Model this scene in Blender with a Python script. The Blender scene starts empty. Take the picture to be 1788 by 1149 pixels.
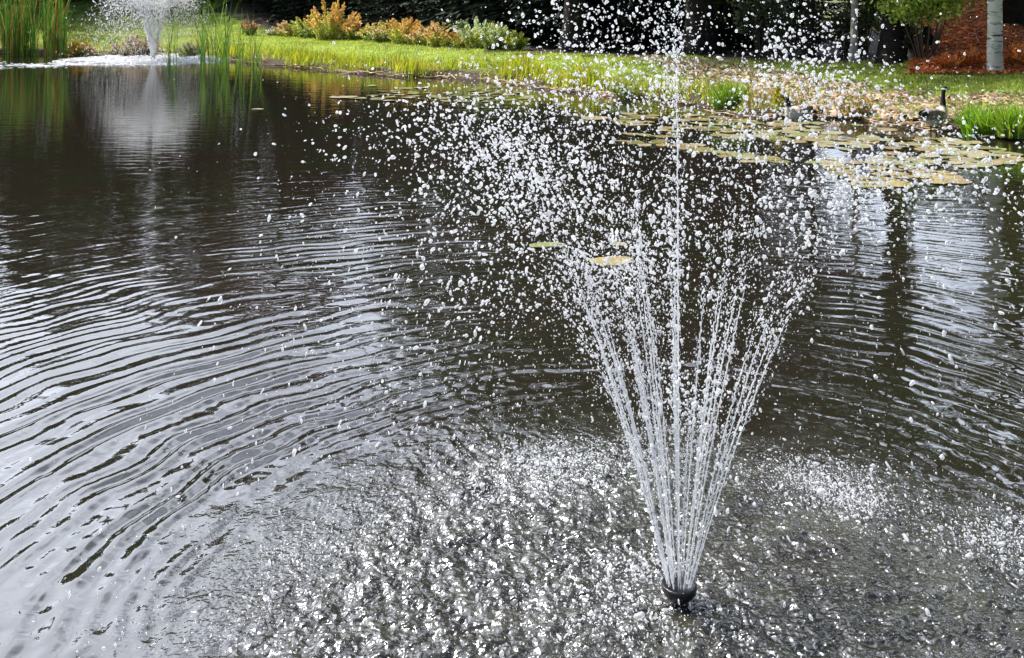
import bpy, math
import numpy as np
from mathutils import Vector
R = math.radians
rng = np.random.default_rng(7)
S = bpy.context.scene
COL = S.collection

# ------------------------------------------------------------------ camera
CAMH, F, W, HH, HOR = 2.0, 1720.0, 1788.0, 1149.0, -20.0   # level camera, horizon just above the frame
cam_d = bpy.data.cameras.new('camera'); cam = bpy.data.objects.new('camera', cam_d); COL.objects.link(cam)
cam.location = (0, 0, CAMH); cam.rotation_euler = (math.pi/2, 0, 0)
cam_d.sensor_width = 36; cam_d.lens = F/W*36; cam_d.shift_y = (HOR-HH/2)/W; cam_d.clip_end = 500; cam_d.clip_start = 0.05
S.camera = cam
S.render.resolution_x, S.render.resolution_y = 1024, 658
# ------------------------------------------------------------------ sky + sun
SUN_AZ, SUN_EL = R(-62), R(51)          # azimuth measured from +Y towards +X
sdir = Vector((math.sin(SUN_AZ)*math.cos(SUN_EL), math.cos(SUN_AZ)*math.cos(SUN_EL), math.sin(SUN_EL)))
world = bpy.data.worlds.new('World'); S.world = world; world.use_nodes = True
nt = world.node_tree; nt.nodes.clear()
N = nt.nodes.new; L = nt.links.new
out = N('ShaderNodeOutputWorld')
sky = N('ShaderNodeTexSky'); sky.sky_type = 'NISHITA'; sky.sun_disc = False
sky.sun_elevation = SUN_EL; sky.sun_rotation = SUN_AZ
bg = N('ShaderNodeBackground'); bg.inputs[1].default_value = 0.11; L(sky.outputs[0], bg.inputs[0])
tc = N('ShaderNodeTexCoord'); mp = N('ShaderNodeMapping'); mp.inputs['Scale'].default_value = (1.6, 1.6, 3.2)
mp.inputs['Location'].default_value = (3.1, 0.4, 0.0)
nz = N('ShaderNodeTexNoise'); nz.inputs['Scale'].default_value = 1.5; nz.inputs['Detail'].default_value = 7
L(tc.outputs['Generated'], mp.inputs[0]); L(mp.outputs[0], nz.inputs[0])
rp = N('ShaderNodeValToRGB'); rp.color_ramp.elements[0].position = 0.28; rp.color_ramp.elements[1].position = 0.56
L(nz.outputs[0], rp.inputs[0])
cl = N('ShaderNodeBackground'); cl.inputs[0].default_value = (0.82, 0.87, 1.0, 1); cl.inputs[1].default_value = 3.7
mx = N('ShaderNodeMixShader'); L(bg.outputs[0], mx.inputs[1]); L(cl.outputs[0], mx.inputs[2])
# bright cloud bank added where the pond mirrors it; elsewhere mostly blue sky
dt = N('ShaderNodeVectorMath'); dt.operation = 'DOT_PRODUCT'; dt.inputs[1].default_value = Vector((-.20, .93, .28)).normalized()
L(tc.outputs['Generated'], dt.inputs[0]); mr = N('ShaderNodeMapRange'); mr.interpolation_type = 'SMOOTHSTEP'
mr.inputs[1].default_value = .35; mr.inputs[2].default_value = .93; L(dt.outputs['Value'], mr.inputs[0])
mm = N('ShaderNodeMath'); mm.operation = 'MULTIPLY'; L(rp.outputs[0], mm.inputs[0]); L(mr.outputs[0], mm.inputs[1]); L(mm.outputs[0], mx.inputs[0])
# bright aureole added round the sun so that the churned water glints
ds_ = N('ShaderNodeVectorMath'); ds_.operation = 'DOT_PRODUCT'; ds_.inputs[1].default_value = sdir; L(tc.outputs['Generated'], ds_.inputs[0])
ms_ = N('ShaderNodeMapRange'); ms_.inputs[1].default_value = math.cos(R(17)); ms_.inputs[2].default_value = 1; ms_.inputs[3].default_value = 0; ms_.inputs[4].default_value = 1
L(ds_.outputs['Value'], ms_.inputs[0]); pw_ = N('ShaderNodeMath'); pw_.operation = 'POWER'; L(ms_.outputs[0], pw_.inputs[0]); pw_.inputs[1].default_value = 2.0
mu_ = N('ShaderNodeMath'); mu_.operation = 'MULTIPLY'; L(pw_.outputs[0], mu_.inputs[0]); mu_.inputs[1].default_value = 45
gl = N('ShaderNodeBackground'); gl.inputs[0].default_value = (1, .97, .92, 1); L(mu_.outputs[0], gl.inputs[1])
ash = N('ShaderNodeAddShader'); L(mx.outputs[0], ash.inputs[0]); L(gl.outputs[0], ash.inputs[1]); L(ash.outputs[0], out.inputs[0])
sun_d = bpy.data.lights.new('sun', 'SUN'); sun_d.energy = 5.0; sun_d.angle = R(0.5); sun_d.color = (1, 0.94, 0.84)
sun = bpy.data.objects.new('sun', sun_d); COL.objects.link(sun)
sun.rotation_euler = sdir.to_track_quat('Z', 'Y').to_euler()
S.view_settings.view_transform = 'Standard'; S.view_settings.look = 'None'
S.view_settings.exposure = 0.35; S.view_settings.gamma = 1.0

# ------------------------------------------------------------------ helpers
def px(x, y, z=0.0):
    d = np.array([(x-W/2)/F, 1.0, (HOR-y)/F])
    t = (z-CAMH)/d[2]
    return np.array([0, 0, CAMH]) + t*d
def sstep(a, b, x):
    t = np.clip((x-a)/(b-a), 0, 1); return t*t*(3-2*t)
class SineNoise:
    def __init__(s, n, l0, l1, seed, stretch=(1, 1)):
        r = np.random.default_rng(seed)
        lam = l0*(l1/l0)**r.random(n); a = r.random(n)*2*np.pi
        s.kx = 2*np.pi/lam*np.cos(a)*stretch[0]; s.ky = 2*np.pi/lam*np.sin(a)*stretch[1]
        s.p = r.random(n)*2*np.pi; s.w = (lam/lam.max())**0.8; s.w /= math.sqrt((s.w**2).sum()/2)
    def __call__(s, x, y):
        o = np.zeros_like(x)
        for kx, ky, p, w in zip(s.kx, s.ky, s.p, s.w): o += w*np.sin(kx*x+ky*y+p)
        return o                                     # about unit variance
def mesh(name, v, f, mat, parent=None, col=None, smooth=True, loc=(0, 0, 0)):
    v = np.asarray(v, np.float32); f = np.asarray(f, np.int32)
    me = bpy.data.meshes.new(name)
    me.vertices.add(len(v)); me.vertices.foreach_set('co', v.ravel())
    k = f.shape[1]
    me.loops.add(f.size); me.loops.foreach_set('vertex_index', f.ravel())
    me.polygons.add(len(f)); me.polygons.foreach_set('loop_start', np.arange(0, f.size, k, dtype=np.int32))
    me.polygons.foreach_set('loop_total', np.full(len(f), k, np.int32))
    if smooth: me.polygons.foreach_set('use_smooth', np.ones(len(f), bool))
    if col is not None:
        a = me.color_attributes.new('col', 'FLOAT_COLOR', 'POINT')
        c = np.ones((len(v), 4), np.float32); c[:, :3] = col; a.data.foreach_set('color', c.ravel())
    me.update(calc_edges=True)
    me.materials.append(mat)
    o = bpy.data.objects.new(name, me); COL.objects.link(o); o.location = loc
    if parent: o.parent = parent
    return o
def tag(o, label=None, cat=None, group=None, kind=None):
    if label: o['label'] = label
    if cat: o['category'] = cat
    if group: o['group'] = group
    if kind: o['kind'] = kind
    return o
def empty(name, loc, rz=0.0):
    o = bpy.data.objects.new(name, None); COL.objects.link(o)
    o.location = tuple(float(q) for q in loc); o.rotation_euler = (0, 0, rz); o.empty_display_size = 0.1; return o
def copy_tree(o, parent=None):
    c = o.copy(); COL.objects.link(c); c.parent = parent
    for ch in list(o.children): copy_tree(ch, c)
    return c
def tube(pts, rad, n=8, ax=None, flat=1.0):
    """tube along pts; returns v, f (quads), ring index per vertex"""
    pts = np.asarray(pts, float); rad = np.asarray(rad, float); m = len(pts)
    t = np.gradient(pts, axis=0); t /= np.linalg.norm(t, axis=1)[:, None]+1e-9
    ref = np.array([0, 0, 1.0]) if ax is None else np.array(ax, float)
    u = np.cross(t, ref); bad = np.linalg.norm(u, axis=1) < 0.15; u[bad] = np.cross(t[bad], [0, 1.0, 0.01])
    for i in range(1, m):
        if np.dot(u[i], u[i-1]) < 0: u[i] = -u[i]
    u /= np.linalg.norm(u, axis=1)[:, None]; w = np.cross(t, u)
    a = np.linspace(0, 2*np.pi, n, endpoint=False)
    v = pts[:, None]+rad[:, None, None]*(np.cos(a)[None, :, None]*u[:, None]*flat+np.sin(a)[None, :, None]*w[:, None])
    i = np.arange(m-1)[:, None]*n; j = np.arange(n)[None]; jn = (j+1) % n
    f = np.stack([i+j, i+jn, i+n+jn, i+n+j], -1).reshape(-1, 4)
    return v.reshape(-1, 3), f, np.repeat(np.arange(m), n)
class MB:
    def __init__(s): s.v, s.f, s.c, s.n = [], [], [], 0
    def add(s, v, f, c=(1, 1, 1)):
        s.v.append(v); s.f.append(np.asarray(f)+s.n); s.n += len(v)
        c = np.asarray(c, float); s.c.append(np.broadcast_to(c, (len(v), 3)))
    def build(s, name, mat, parent=None, smooth=True):
        return mesh(name, np.concatenate(s.v), np.concatenate(s.f), mat, parent, np.concatenate(s.c), smooth)
def cards(c, ln, wd, d=None, col=(1, 1, 1), r=rng, fold=0.25):
    """leaf diamonds: centre c, length ln, width wd, direction d (random if None)"""
    n = len(c)
    if d is None: d = r.normal(size=(n, 3))
    d = d/(np.linalg.norm(d, axis=1)[:, None]+1e-9)
    s = np.cross(d, r.normal(size=(n, 3))); s /= np.linalg.norm(s, axis=1)[:, None]+1e-9
    nn = np.cross(d, s); ln = np.broadcast_to(ln, (n,))[:, None]; wd = np.broadcast_to(wd, (n,))[:, None]
    v = np.stack([c-d*ln/2, c+s*wd/2+nn*wd*fold-d*ln*0.06, c+d*ln/2, c-s*wd/2+nn*wd*fold-d*ln*0.06], 1).reshape(-1, 3)
    f = np.arange(n*4).reshape(-1, 4)
    col = np.repeat(np.broadcast_to(col, (n, 3)), 4, 0)
    return v, f, col
def blades(base, h, w, lean, col, seg=3, r=rng, bend=1.0):
    """tapered ribbons: base (n,3), height, width, lean vector (n,2) = tip offset"""
    n = len(base); a = r.random(n)*np.pi
    sx = np.stack([np.cos(a), np.sin(a), np.zeros(n)], 1)
    h = np.broadcast_to(h, (n,)); w = np.broadcast_to(w, (n,))
    vs = []
    for k in range(seg+1):
        t = k/seg
        p = base.copy(); p[:, 2] += h*(t-0.12*t*t*np.linalg.norm(lean, axis=1)*2/np.maximum(h, .01)*bend)
        p[:, :2] += lean*(t**1.8)
        ww = (w*(1-t**2.2)*0.5+0.0006)[:, None]
        vs += [p-sx*ww, p+sx*ww]
    v = np.stack(vs, 1).reshape(-1, 3); m = 2*(seg+1)
    q = np.array([[2*k, 2*k+1, 2*k+3, 2*k+2] for k in range(seg)])
    f = (np.arange(n)[:, None, None]*m+q[None]).reshape(-1, 4)
    return v, f, np.repeat(np.broadcast_to(col, (n, 3)), m, 0)

# ------------------------------------------------------------------ materials
def new_mat(name):
    m = bpy.data.materials.new(name); m.use_nodes = True
    return m, m.node_tree, m.node_tree.nodes['Principled BSDF']
def attr_mat(name, rough=0.6, spec=0.3, trans=0.0, noise=0.0, nscale=20, bump=0.0, sat=1.0):
    m, t, p = new_mat(name); n, l = t.nodes.new, t.links.new
    a = n('ShaderNodeAttribute'); a.attribute_name = 'col'; colout = a.outputs['Color']
    if noise or bump:
        tcn = n('ShaderNodeTexCoord'); z = n('ShaderNodeTexNoise'); z.inputs['Scale'].default_value = nscale; z.inputs['Detail'].default_value = 5
        l(tcn.outputs['Object'], z.inputs[0])
    if noise:
        mr = n('ShaderNodeMapRange'); mr.inputs[1].default_value = .3; mr.inputs[2].default_value = .7
        mr.inputs[3].default_value = 1-noise; mr.inputs[4].default_value = 1+noise; l(z.outputs[0], mr.inputs[0])
        vm = n('ShaderNodeVectorMath'); vm.operation = 'SCALE'; l(colout, vm.inputs[0]); l(mr.outputs[0], vm.inputs[3]); colout = vm.outputs[0]
    if bump:
        b = n('ShaderNodeBump'); b.inputs['Strength'].default_value = bump; l(z.outputs[0], b.inputs['Height']); l(b.outputs[0], p.inputs['Normal'])
    l(colout, p.inputs['Base Color']); p.inputs['Roughness'].default_value = rough; p.inputs['Specular IOR Level'].default_value = spec
    if trans:
        tr = n('ShaderNodeBsdfTranslucent'); l(colout, tr.inputs[0]); ms = n('ShaderNodeMixShader'); ms.inputs[0].default_value = trans
        l(p.outputs[0], ms.inputs[1]); l(tr.outputs[0], ms.inputs[2]); l(ms.outputs[0], t.nodes['Material Output'].inputs[0])
    return m
def ramp_mat(name, stops, scale, rough=0.9, bump=0.4, detail=8, spec=0.2):
    m, t, p = new_mat(name); n, l = t.nodes.new, t.links.new
    tcn = n('ShaderNodeTexCoord'); z = n('ShaderNodeTexNoise'); z.inputs['Scale'].default_value = scale; z.inputs['Detail'].default_value = detail
    z.inputs['Roughness'].default_value = 0.65
    l(tcn.outputs['Object'], z.inputs[0]); r = n('ShaderNodeValToRGB'); e = r.color_ramp.elements
    while len(e) < len(stops): e.new(0.5)
    for i, (pos, c) in enumerate(stops): e[i].position = pos; e[i].color = (*c, 1)
    l(z.outputs[0], r.inputs[0]); l(r.outputs[0], p.inputs['Base Color'])
    b = n('ShaderNodeBump'); b.inputs['Strength'].default_value = bump; b.inputs['Distance'].default_value = 0.05
    l(z.outputs[0], b.inputs['Height']); l(b.outputs[0], p.inputs['Normal'])
    p.inputs['Roughness'].default_value = rough; p.inputs['Specular IOR Level'].default_value = spec
    return m
LEAF = attr_mat('leaf', 0.5, 0.35, 0.35)
GRASS = attr_mat('grass_blade', 0.45, 0.35, 0.42)
NEEDLE = attr_mat('needle', 0.7, 0.15, 0.1)
BARK = attr_mat('bark', 0.9, 0.15, 0, 0.45, 9, 0.7)
FEATHER = attr_mat('feather', 0.7, 0.2, 0, 0.2, 60, 0.2)
PAD = attr_mat('lily_leaf', 0.38, 0.4, 0.1, 0.4, 9, 0.3)
SOIL = ramp_mat('lawn_soil', [(0.3, (.08, .11, .018)), (0.55, (.17, .24, .03)), (0.75, (.26, .32, .05))], 3.0)
# bare wet mud below the grass line
t_ = SOIL.node_tree; p_ = t_.nodes['Principled BSDF']; old = p_.inputs['Base Color'].links[0].from_socket
g_ = t_.nodes.new('ShaderNodeNewGeometry'); sx = t_.nodes.new('ShaderNodeSeparateXYZ'); t_.links.new(g_.outputs['Position'], sx.inputs[0])
mr_ = t_.nodes.new('ShaderNodeMapRange'); mr_.inputs[1].default_value = .12; mr_.inputs[2].default_value = .24; t_.links.new(sx.outputs['Z'], mr_.inputs[0])
mc_ = t_.nodes.new('ShaderNodeMix'); mc_.data_type = 'RGBA'; mc_.inputs[6].default_value = (.045, .032, .02, 1); t_.links.new(mr_.outputs[0], mc_.inputs[0]); t_.links.new(old, mc_.inputs[7]); t_.links.new(mc_.outputs[2], p_.inputs['Base Color'])
LITTER = ramp_mat('path_litter', [(0.32, (.13, .085, .055)), (0.5, (.40, .27, .20)), (0.66, (.58, .44, .35))], 7.0)
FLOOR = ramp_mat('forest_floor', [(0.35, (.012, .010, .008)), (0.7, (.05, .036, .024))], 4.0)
RUST = ramp_mat('rust_mulch', [(0.33, (.13, .035, .014)), (0.5, (.50, .15, .045)), (0.68, (.70, .28, .11))], 5.0)
PLASTIC, _, p_ = new_mat('black_plastic'); p_.inputs['Base Color'].default_value = (.006, .006, .008, 1); p_.inputs['Roughness'].default_value = .32
# flying water: part clear, part whitened in colour to imitate backlit brightness
def water_white(name, white_share, tl=.28):
    m, t, p = new_mat(name); n, l = t.nodes.new, t.links.new
    p.inputs['Base Color'].default_value = (.93, .94, .97, 1); p.inputs['Roughness'].default_value = .08
    p.inputs['IOR'].default_value = 1.4; p.inputs['Transmission Weight'].default_value = 1-white_share
    p.inputs['Specular IOR Level'].default_value = .8
    tr = n('ShaderNodeBsdfTranslucent'); tr.inputs[0].default_value = (.93, .94, .97, 1)
    ms = n('ShaderNodeMixShader'); ms.inputs[0].default_value = tl
    l(p.outputs[0], ms.inputs[1]); l(tr.outputs[0], ms.inputs[2]); l(ms.outputs[0], t.nodes['Material Output'].inputs[0])
    return m
DROP = water_white('flying_water', .28, .26)
JET = water_white('jet_water', .42, .22)
FOAM = water_white('foam', .85)

# ------------------------------------------------------------------ terrain
C1 = px(1186, 1052, 0)                       # near nozzle on the water
C2 = px(267, 104, 0)                         # far nozzle
sh_px = [(-60, 93), (60, 95), (110, 97), (230, 96), (350, 99), (450, 113), (530, 119), (610, 127), (700, 134), (800, 137), (870, 143),
         (960, 156), (1050, 165), (1150, 176), (1230, 186), (1290, 204), (1350, 208), (1420, 203), (1500, 208), (1570, 222), (1650, 228), (1720, 236), (1800, 246)]
shore = [px(a, b)[:2] for a, b in sh_px]
poly = np.array([(-60, 30), (-34, 30.5)]+[tuple(q) for q in shore]+[(8.2, 9), (11, 3), (15, -6), (10, -14), (-20, -20), (-60, -10)])
def sdf(x, y):
    """positive outside the pond"""
    d = np.full(x.shape, 1e9); ins = np.zeros(x.shape, bool); n = len(poly)
    for i in range(n):
        a, b = poly[i], poly[(i+1) % n]; e = b-a
        wx, wy = x-a[0], y-a[1]; t = np.clip((wx*e[0]+wy*e[1])/(e@e), 0, 1)
        d = np.minimum(d, np.hypot(wx-t*e[0], wy-t*e[1]))
        c = ((a[1] <= y) & (b[1] > y)) | ((b[1] <= y) & (a[1] > y))
        xs = a[0]+(y-a[1])/(e[1] if abs(e[1]) > 1e-9 else 1e-9)*e[0]
        ins ^= c & (x < xs)
    return np.where(ins, -d, d)
tn = SineNoise(24, 0.8, 9, 3); tn2 = SineNoise(24, .25, 1.2, 5)
def height(x, y):
    x = np.asarray(x, float); y = np.asarray(y, float)
    d = sdf(x, y)+0.10*tn2(x, y)*(1-sstep(2, 4, np.abs(x-0)/20))
    z = np.where(d < 0, np.maximum(-1.0, d*0.6-0.02), 0)
    z = z+0.14*sstep(0, .3, d)+0.24*sstep(.3, 3.2, d)+0.006*np.clip(d-3, 0, 40)
    z = z+0.13*np.clip(y-34, 0, 30)*(1-sstep(-10, -7, x))*sstep(0, 1, d)
    z = z+0.20*np.clip(y-18.5, 0, 14)*sstep(-.02, .05, x/np.maximum(y, 1)-.40)*(y > 0)
    return z+0.02*tn(x, y)*sstep(0.2, 1, d)
def grid(x0, x1, y0, y1, nx, ny, zoff=0.0, keep=None):
    X, Y = np.meshgrid(np.linspace(x0, x1, nx), np.linspace(y0, y1, ny))
    Z = height(X, Y)+zoff
    v = np.stack([X, Y, Z], -1).reshape(-1, 3)
    i = (np.arange(ny-1)[:, None]*nx+np.arange(nx-1)[None]).ravel()
    f = np.stack([i, i+1, i+nx+1, i+nx], 1)
    if keep is not None:
        k = keep(v[f].mean(1)); f = f[k]
        u, inv = np.unique(f, return_inverse=True); v = v[u]; f = inv.reshape(-1, 4)
    return v, f
# one ground sheet: fine grid lines near the far bank, coarse out to the horizon
def axis(lo, hi, a, b, fine, k):
    mid = np.arange(a, b, fine); g = np.cumsum(fine*1.18**np.arange(1, 60))
    left = a-g; left = left[left > lo]; right = b+g; right = right[right < hi]
    return np.concatenate([[lo], left[::-1], mid, right, [hi]])
gx, gy = axis(-240, 240, -22, 16, .14, 0), axis(-200, 380, 9, 36, .14, 0)
X, Y = np.meshgrid(gx, gy); nx, ny = len(gx), len(gy)
i = (np.arange(ny-1)[:, None]*nx+np.arange(nx-1)[None]).ravel()
tag(mesh('ground', np.stack([X, Y, height(X, Y)], -1).reshape(-1, 3), np.stack([i, i+1, i+nx+1, i+nx], 1), SOIL), kind='structure')
# path of fallen leaves curving along the right bank
pl = np.array([px(1130, 98, .4)[:2], px(1200, 112, .4)[:2], px(1300, 130, .4)[:2], px(1450, 148, .4)[:2], px(1620, 162, .4)[:2], px(1800, 170, .4)[:2], px(2300, 200, .4)[:2]])
pw = np.array([.12, .4, .9, 1.0, .95, .9, 1.0])
def path_in(c, extra=0):
    best = np.full(len(c), -1e9)
    for i in range(len(pl)-1):
        a, b = pl[i], pl[i+1]; e = b-a
        w = c[:, :2]-a; t = np.clip((w@e)/(e@e), 0, 1)
        d = np.linalg.norm(w-t[:, None]*e, axis=1); best = np.maximum(best, pw[i]*(1-t)+pw[i+1]*t-d)
    return best+0.12*tn2(c[:, 0]*1.0, c[:, 1]*1.0)
v, f = grid(1, 16, 9, 26, 170, 160, 0.012, lambda c: path_in(c) > 0)
tag(mesh('path', v, f, LITTER), kind='structure')
def forest_edge(x):
    xs = [px(a, b, .42) for a, b in [(-200, 30), (380, 50), (520, 62), (620, 68), (760, 80), (900, 88), (1050, 93), (1210, 96), (1300, 108), (1460, 112), (1600, 106), (1900, 104)]]
    return np.interp(x, [q[0] for q in xs], [q[1] for q in xs])
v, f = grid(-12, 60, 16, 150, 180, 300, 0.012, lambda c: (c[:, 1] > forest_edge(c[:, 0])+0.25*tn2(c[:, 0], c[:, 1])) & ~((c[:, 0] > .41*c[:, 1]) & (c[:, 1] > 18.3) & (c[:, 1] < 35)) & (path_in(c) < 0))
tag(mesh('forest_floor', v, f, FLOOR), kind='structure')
v, f = grid(7, 22, 17.5, 36, 120, 130, 0.02, lambda c: (c[:, 0]+.25*tn2(c[:, 0], c[:, 1]) > .405*c[:, 1]) & (c[:, 1]+.2*tn2(c[:, 1], c[:, 0]) > 18.5-0.12*(c[:, 0]-8)))
tag(mesh('rust_mulch_slope', v, f, RUST), kind='structure')

# ------------------------------------------------------------------ water
NT = 1300
rr = np.concatenate([np.arange(.03, 2.1, .0075), np.arange(2.1, 5.2, .018), np.arange(5.2, 15, .03), 15*1.035**np.arange(0, 48)])
th = np.linspace(0, 2*np.pi, NT, endpoint=False)
RR, TT = np.meshgrid(rr, th, indexing='ij')
X = C1[0]+RR*np.cos(TT); Y = C1[1]+RR*np.sin(TT)
nA, nB, nC = SineNoise(16, 1.2, 5, 11), SineNoise(20, .35, 1.1, 12), SineNoise(16, .9, 4, 13)
chop3 = SineNoise(60, .022, .06, 18); chop = SineNoise(70, .035, .16, 14); chop2 = SineNoise(50, .05, .26, 15); wind = SineNoise(50, .10, .36, 16, (0.45, 1.0))
rw = RR+0.050*nA(X, Y)+0.018*nB(X, Y)
def slopeamp(s, lam): return s*lam/(2*np.pi)
env = sstep(1.15, 1.9, RR)*(0.035+0.14*np.exp(-np.clip(RR-2.0, 0, 99)/4.2))
side = 1-0.45*sstep(0.0, 0.9, np.cos(TT-0.35))            # rings weaker to the right
rings = np.zeros_like(RR)
for lam, wgt, ph in [(.092, .85, 0.), (.122, .9, 1.3), (.165, .4, 4.0), (.07, .5, 2.0)]:
    mod = 0.65+0.5*nC(X+ph*7, Y-ph*3)
    fade = 1-sstep(6, 11, RR) if lam < .2 else 1-0.6*sstep(9, 15, RR)
    rings += slopeamp(wgt, lam)*np.sin(2*np.pi*rw/lam+ph+0.5*nA(Y+ph, X))*mod*fade
hgt = rings*env*side
SC = C1+np.array([-.10, -.25, 0]); R2 = np.hypot(X-SC[0], Y-SC[1])
sp = 1-sstep(1.05, 1.75, R2+0.12*nA(X*1.7, Y*1.7))
sp = sp*(1-0.35*sstep(0, .9, np.cos(TT-.5)))
hgt += sp*(0.0018*chop3(X, Y)+0.0040*chop(X, Y)+0.0030*chop2(X, Y)*(0.7+.5*np.abs(nC(X, Y))))
hgt += (sstep(1.1, 1.5, RR)*(1-sstep(2.0, 3.2, RR)))*0.0013*chop2(X*1.1, Y)   # unsettled belt
hgt += 0.0008*wind(X, Y)*sstep(1.2, 2, RR)*(1-sstep(5, 12, RR)*.75)*(1-sstep(12, 16, RR))
hgt *= (1-sstep(14, 17, RR))
v = np.stack([X, Y, hgt], -1).reshape(-1, 3); nr = len(rr)
i = np.arange(nr-1)[:, None]*NT; j = np.arange(NT)[None]; jn = (j+1) % NT
f = np.stack([i+j, i+NT+j, i+NT+jn, i+jn], -1).reshape(-1, 4)
WATER, t_, p_ = new_mat('pond_water'); n, l = t_.nodes.new, t_.links.new
p_.inputs['Roughness'].default_value = .03; p_.inputs['IOR'].default_value = 1.8
tcn = n('ShaderNodeTexCoord')
zc = n('ShaderNodeTexNoise'); zc.inputs['Scale'].default_value = .7; zc.inputs['Detail'].default_value = 4; l(tcn.outputs['Object'], zc.inputs[0])
cr = n('ShaderNodeValToRGB'); e = cr.color_ramp.elements
e[0].position = .35; e[0].color = (.012, .009, .007, 1); e[1].position = .65; e[1].color = (.0105, .011, .006, 1)
l(zc.outputs[0], cr.inputs[0]); 
mpn = n('ShaderNodeMapping'); mpn.inputs['Scale'].default_value = (2.2, 7.0, 1); l(tcn.outputs['Object'], mpn.inputs[0])
z1 = n('ShaderNodeTexNoise'); z1.inputs['Scale'].default_value = 1.0; z1.inputs['Detail'].default_value = 3; l(mpn.outputs[0], z1.inputs[0])
b1 = n('ShaderNodeBump'); b1.inputs['Strength'].default_value = .30; b1.inputs['Distance'].default_value = .012
l(z1.outputs[0], b1.inputs['Height'])
# fine pelting of falling drops, only in the splash circle round the near fountain
ds = n('ShaderNodeVectorMath'); ds.operation = 'DISTANCE'; l(tcn.outputs['Object'], ds.inputs[0]); ds.inputs[1].default_value = (SC[0], SC[1], 0)
zz1 = n('ShaderNodeTexNoise'); zz1.inputs['Scale'].default_value = 2.2; l(tcn.outputs['Object'], zz1.inputs[0])
ad = n('ShaderNodeMath'); ad.operation = 'MULTIPLY_ADD'; l(zz1.outputs[0], ad.inputs[0]); ad.inputs[1].default_value = .9; l(ds.outputs['Value'], ad.inputs[2])
mk = n('ShaderNodeMapRange'); mk.interpolation_type = 'SMOOTHSTEP'; mk.inputs[1].default_value = 2.35; mk.inputs[2].default_value = 1.5; mk.inputs[3].default_value = 0; mk.inputs[4].default_value = 1; l(ad.outputs[0], mk.inputs[0])
z2 = n('ShaderNodeTexNoise'); z2.inputs['Scale'].default_value = 42; z2.inputs['Detail'].default_value = 1.5; z2.inputs['Roughness'].default_value = .5; l(tcn.outputs['Object'], z2.inputs[0])
b2 = n('ShaderNodeBump'); b2.inputs['Distance'].default_value = .013; l(mk.outputs[0], b2.inputs['Strength']); l(z2.outputs[0], b2.inputs['Height'])
# churned water is clouded with fine bubbles: paler, browner and less mirror-like in drifting patches
z4 = n('ShaderNodeTexNoise'); z4.inputs['Scale'].default_value = 5; z4.inputs['Detail'].default_value = 6; z4.inputs['Roughness'].default_value = .7; l(tcn.outputs['Object'], z4.inputs[0])
m4 = n('ShaderNodeMapRange'); m4.inputs[1].default_value = .38; m4.inputs[2].default_value = .72; m4.inputs[4].default_value = .85; l(z4.outputs[0], m4.inputs[0])
k4 = n('ShaderNodeMath'); k4.operation = 'MULTIPLY'; l(m4.outputs[0], k4.inputs[0]); l(mk.outputs[0], k4.inputs[1])
mc = n('ShaderNodeMix'); mc.data_type = 'RGBA'; l(k4.outputs[0], mc.inputs[0]); l(cr.outputs[0], mc.inputs[6]); mc.inputs[7].default_value = (.058, .060, .046, 1); l(mc.outputs[2], p_.inputs['Base Color'])
rm = n('ShaderNodeMapRange'); rm.inputs[3].default_value = .03; rm.inputs[4].default_value = .13; l(mk.outputs[0], rm.inputs[0]); l(rm.outputs[0], p_.inputs['Roughness'])
l(b1.outputs[0], b2.inputs['Normal']); l(b2.outputs[0], p_.inputs['Normal'])
water = tag(mesh('pond_water', v, f, WATER), kind='structure')
del v, f, RR, TT, X, Y, hgt, rings, rw

# ------------------------------------------------------------------ drops
def ico(sub):
    t = (1+5**.5)/2
    v = np.array([(-1, t, 0), (1, t, 0), (-1, -t, 0), (1, -t, 0), (0, -1, t), (0, 1, t), (0, -1, -t), (0, 1, -t), (t, 0, -1), (t, 0, 1), (-t, 0, -1), (-t, 0, 1)], float)
    f = [(0, 11, 5), (0, 5, 1), (0, 1, 7), (0, 7, 10), (0, 10, 11), (1, 5, 9), (5, 11, 4), (11, 10, 2), (10, 7, 6), (7, 1, 8), (3, 9, 4), (3, 4, 2), (3, 2, 6), (3, 6, 8), (3, 8, 9), (4, 9, 5), (2, 4, 11), (6, 2, 10), (8, 6, 7), (9, 8, 1)]
    v = list(v/np.linalg.norm(v[0]))
    for _ in range(sub):
        m, nf = {}, []
        def mid(a, b):
            k = (min(a, b), max(a, b))
            if k not in m: p = v[a]+v[b]; v.append(p/np.linalg.norm(p)); m[k] = len(v)-1
            return m[k]
        for a, b, c in f:
            ab, bc, ca = mid(a, b), mid(b, c), mid(c, a); nf += [(a, ab, ca), (b, bc, ab), (c, ca, bc), (ab, bc, ca)]
        f = nf
    return np.array(v), np.array(f)
def drops(c, r, axis, el, sub=1, lump=.18, g=rng):
    tv, tf = ico(sub); n = len(c); k = len(tv)
    axis = axis/(np.linalg.norm(axis, axis=1)[:, None]+1e-9)
    var = np.array([1+lump*g.normal(size=k) for _ in range(24)])
    pick = g.integers(0, 24, n)
    P = tv[None]*var[pick][:, :, None]
    dot = (P*axis[:, None]).sum(-1, keepdims=True)
    P = P+(el-1)[:, None, None]*dot*axis[:, None]
    s2 = np.cross(axis, g.normal(size=(n, 3))); s2 /= np.linalg.norm(s2, axis=1)[:, None]+1e-9      # flatten a little, each its own way
    P = P-g.uniform(0, .45, n)[:, None, None]*(P*s2[:, None]).sum(-1, keepdims=True)*s2[:, None]
    v = c[:, None]+P*r[:, None, None]
    f = (np.arange(n)[:, None, None]*k+tf[None]).reshape(-1, 3)
    return v.reshape(-1, 3), f
G = 9.81
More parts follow.
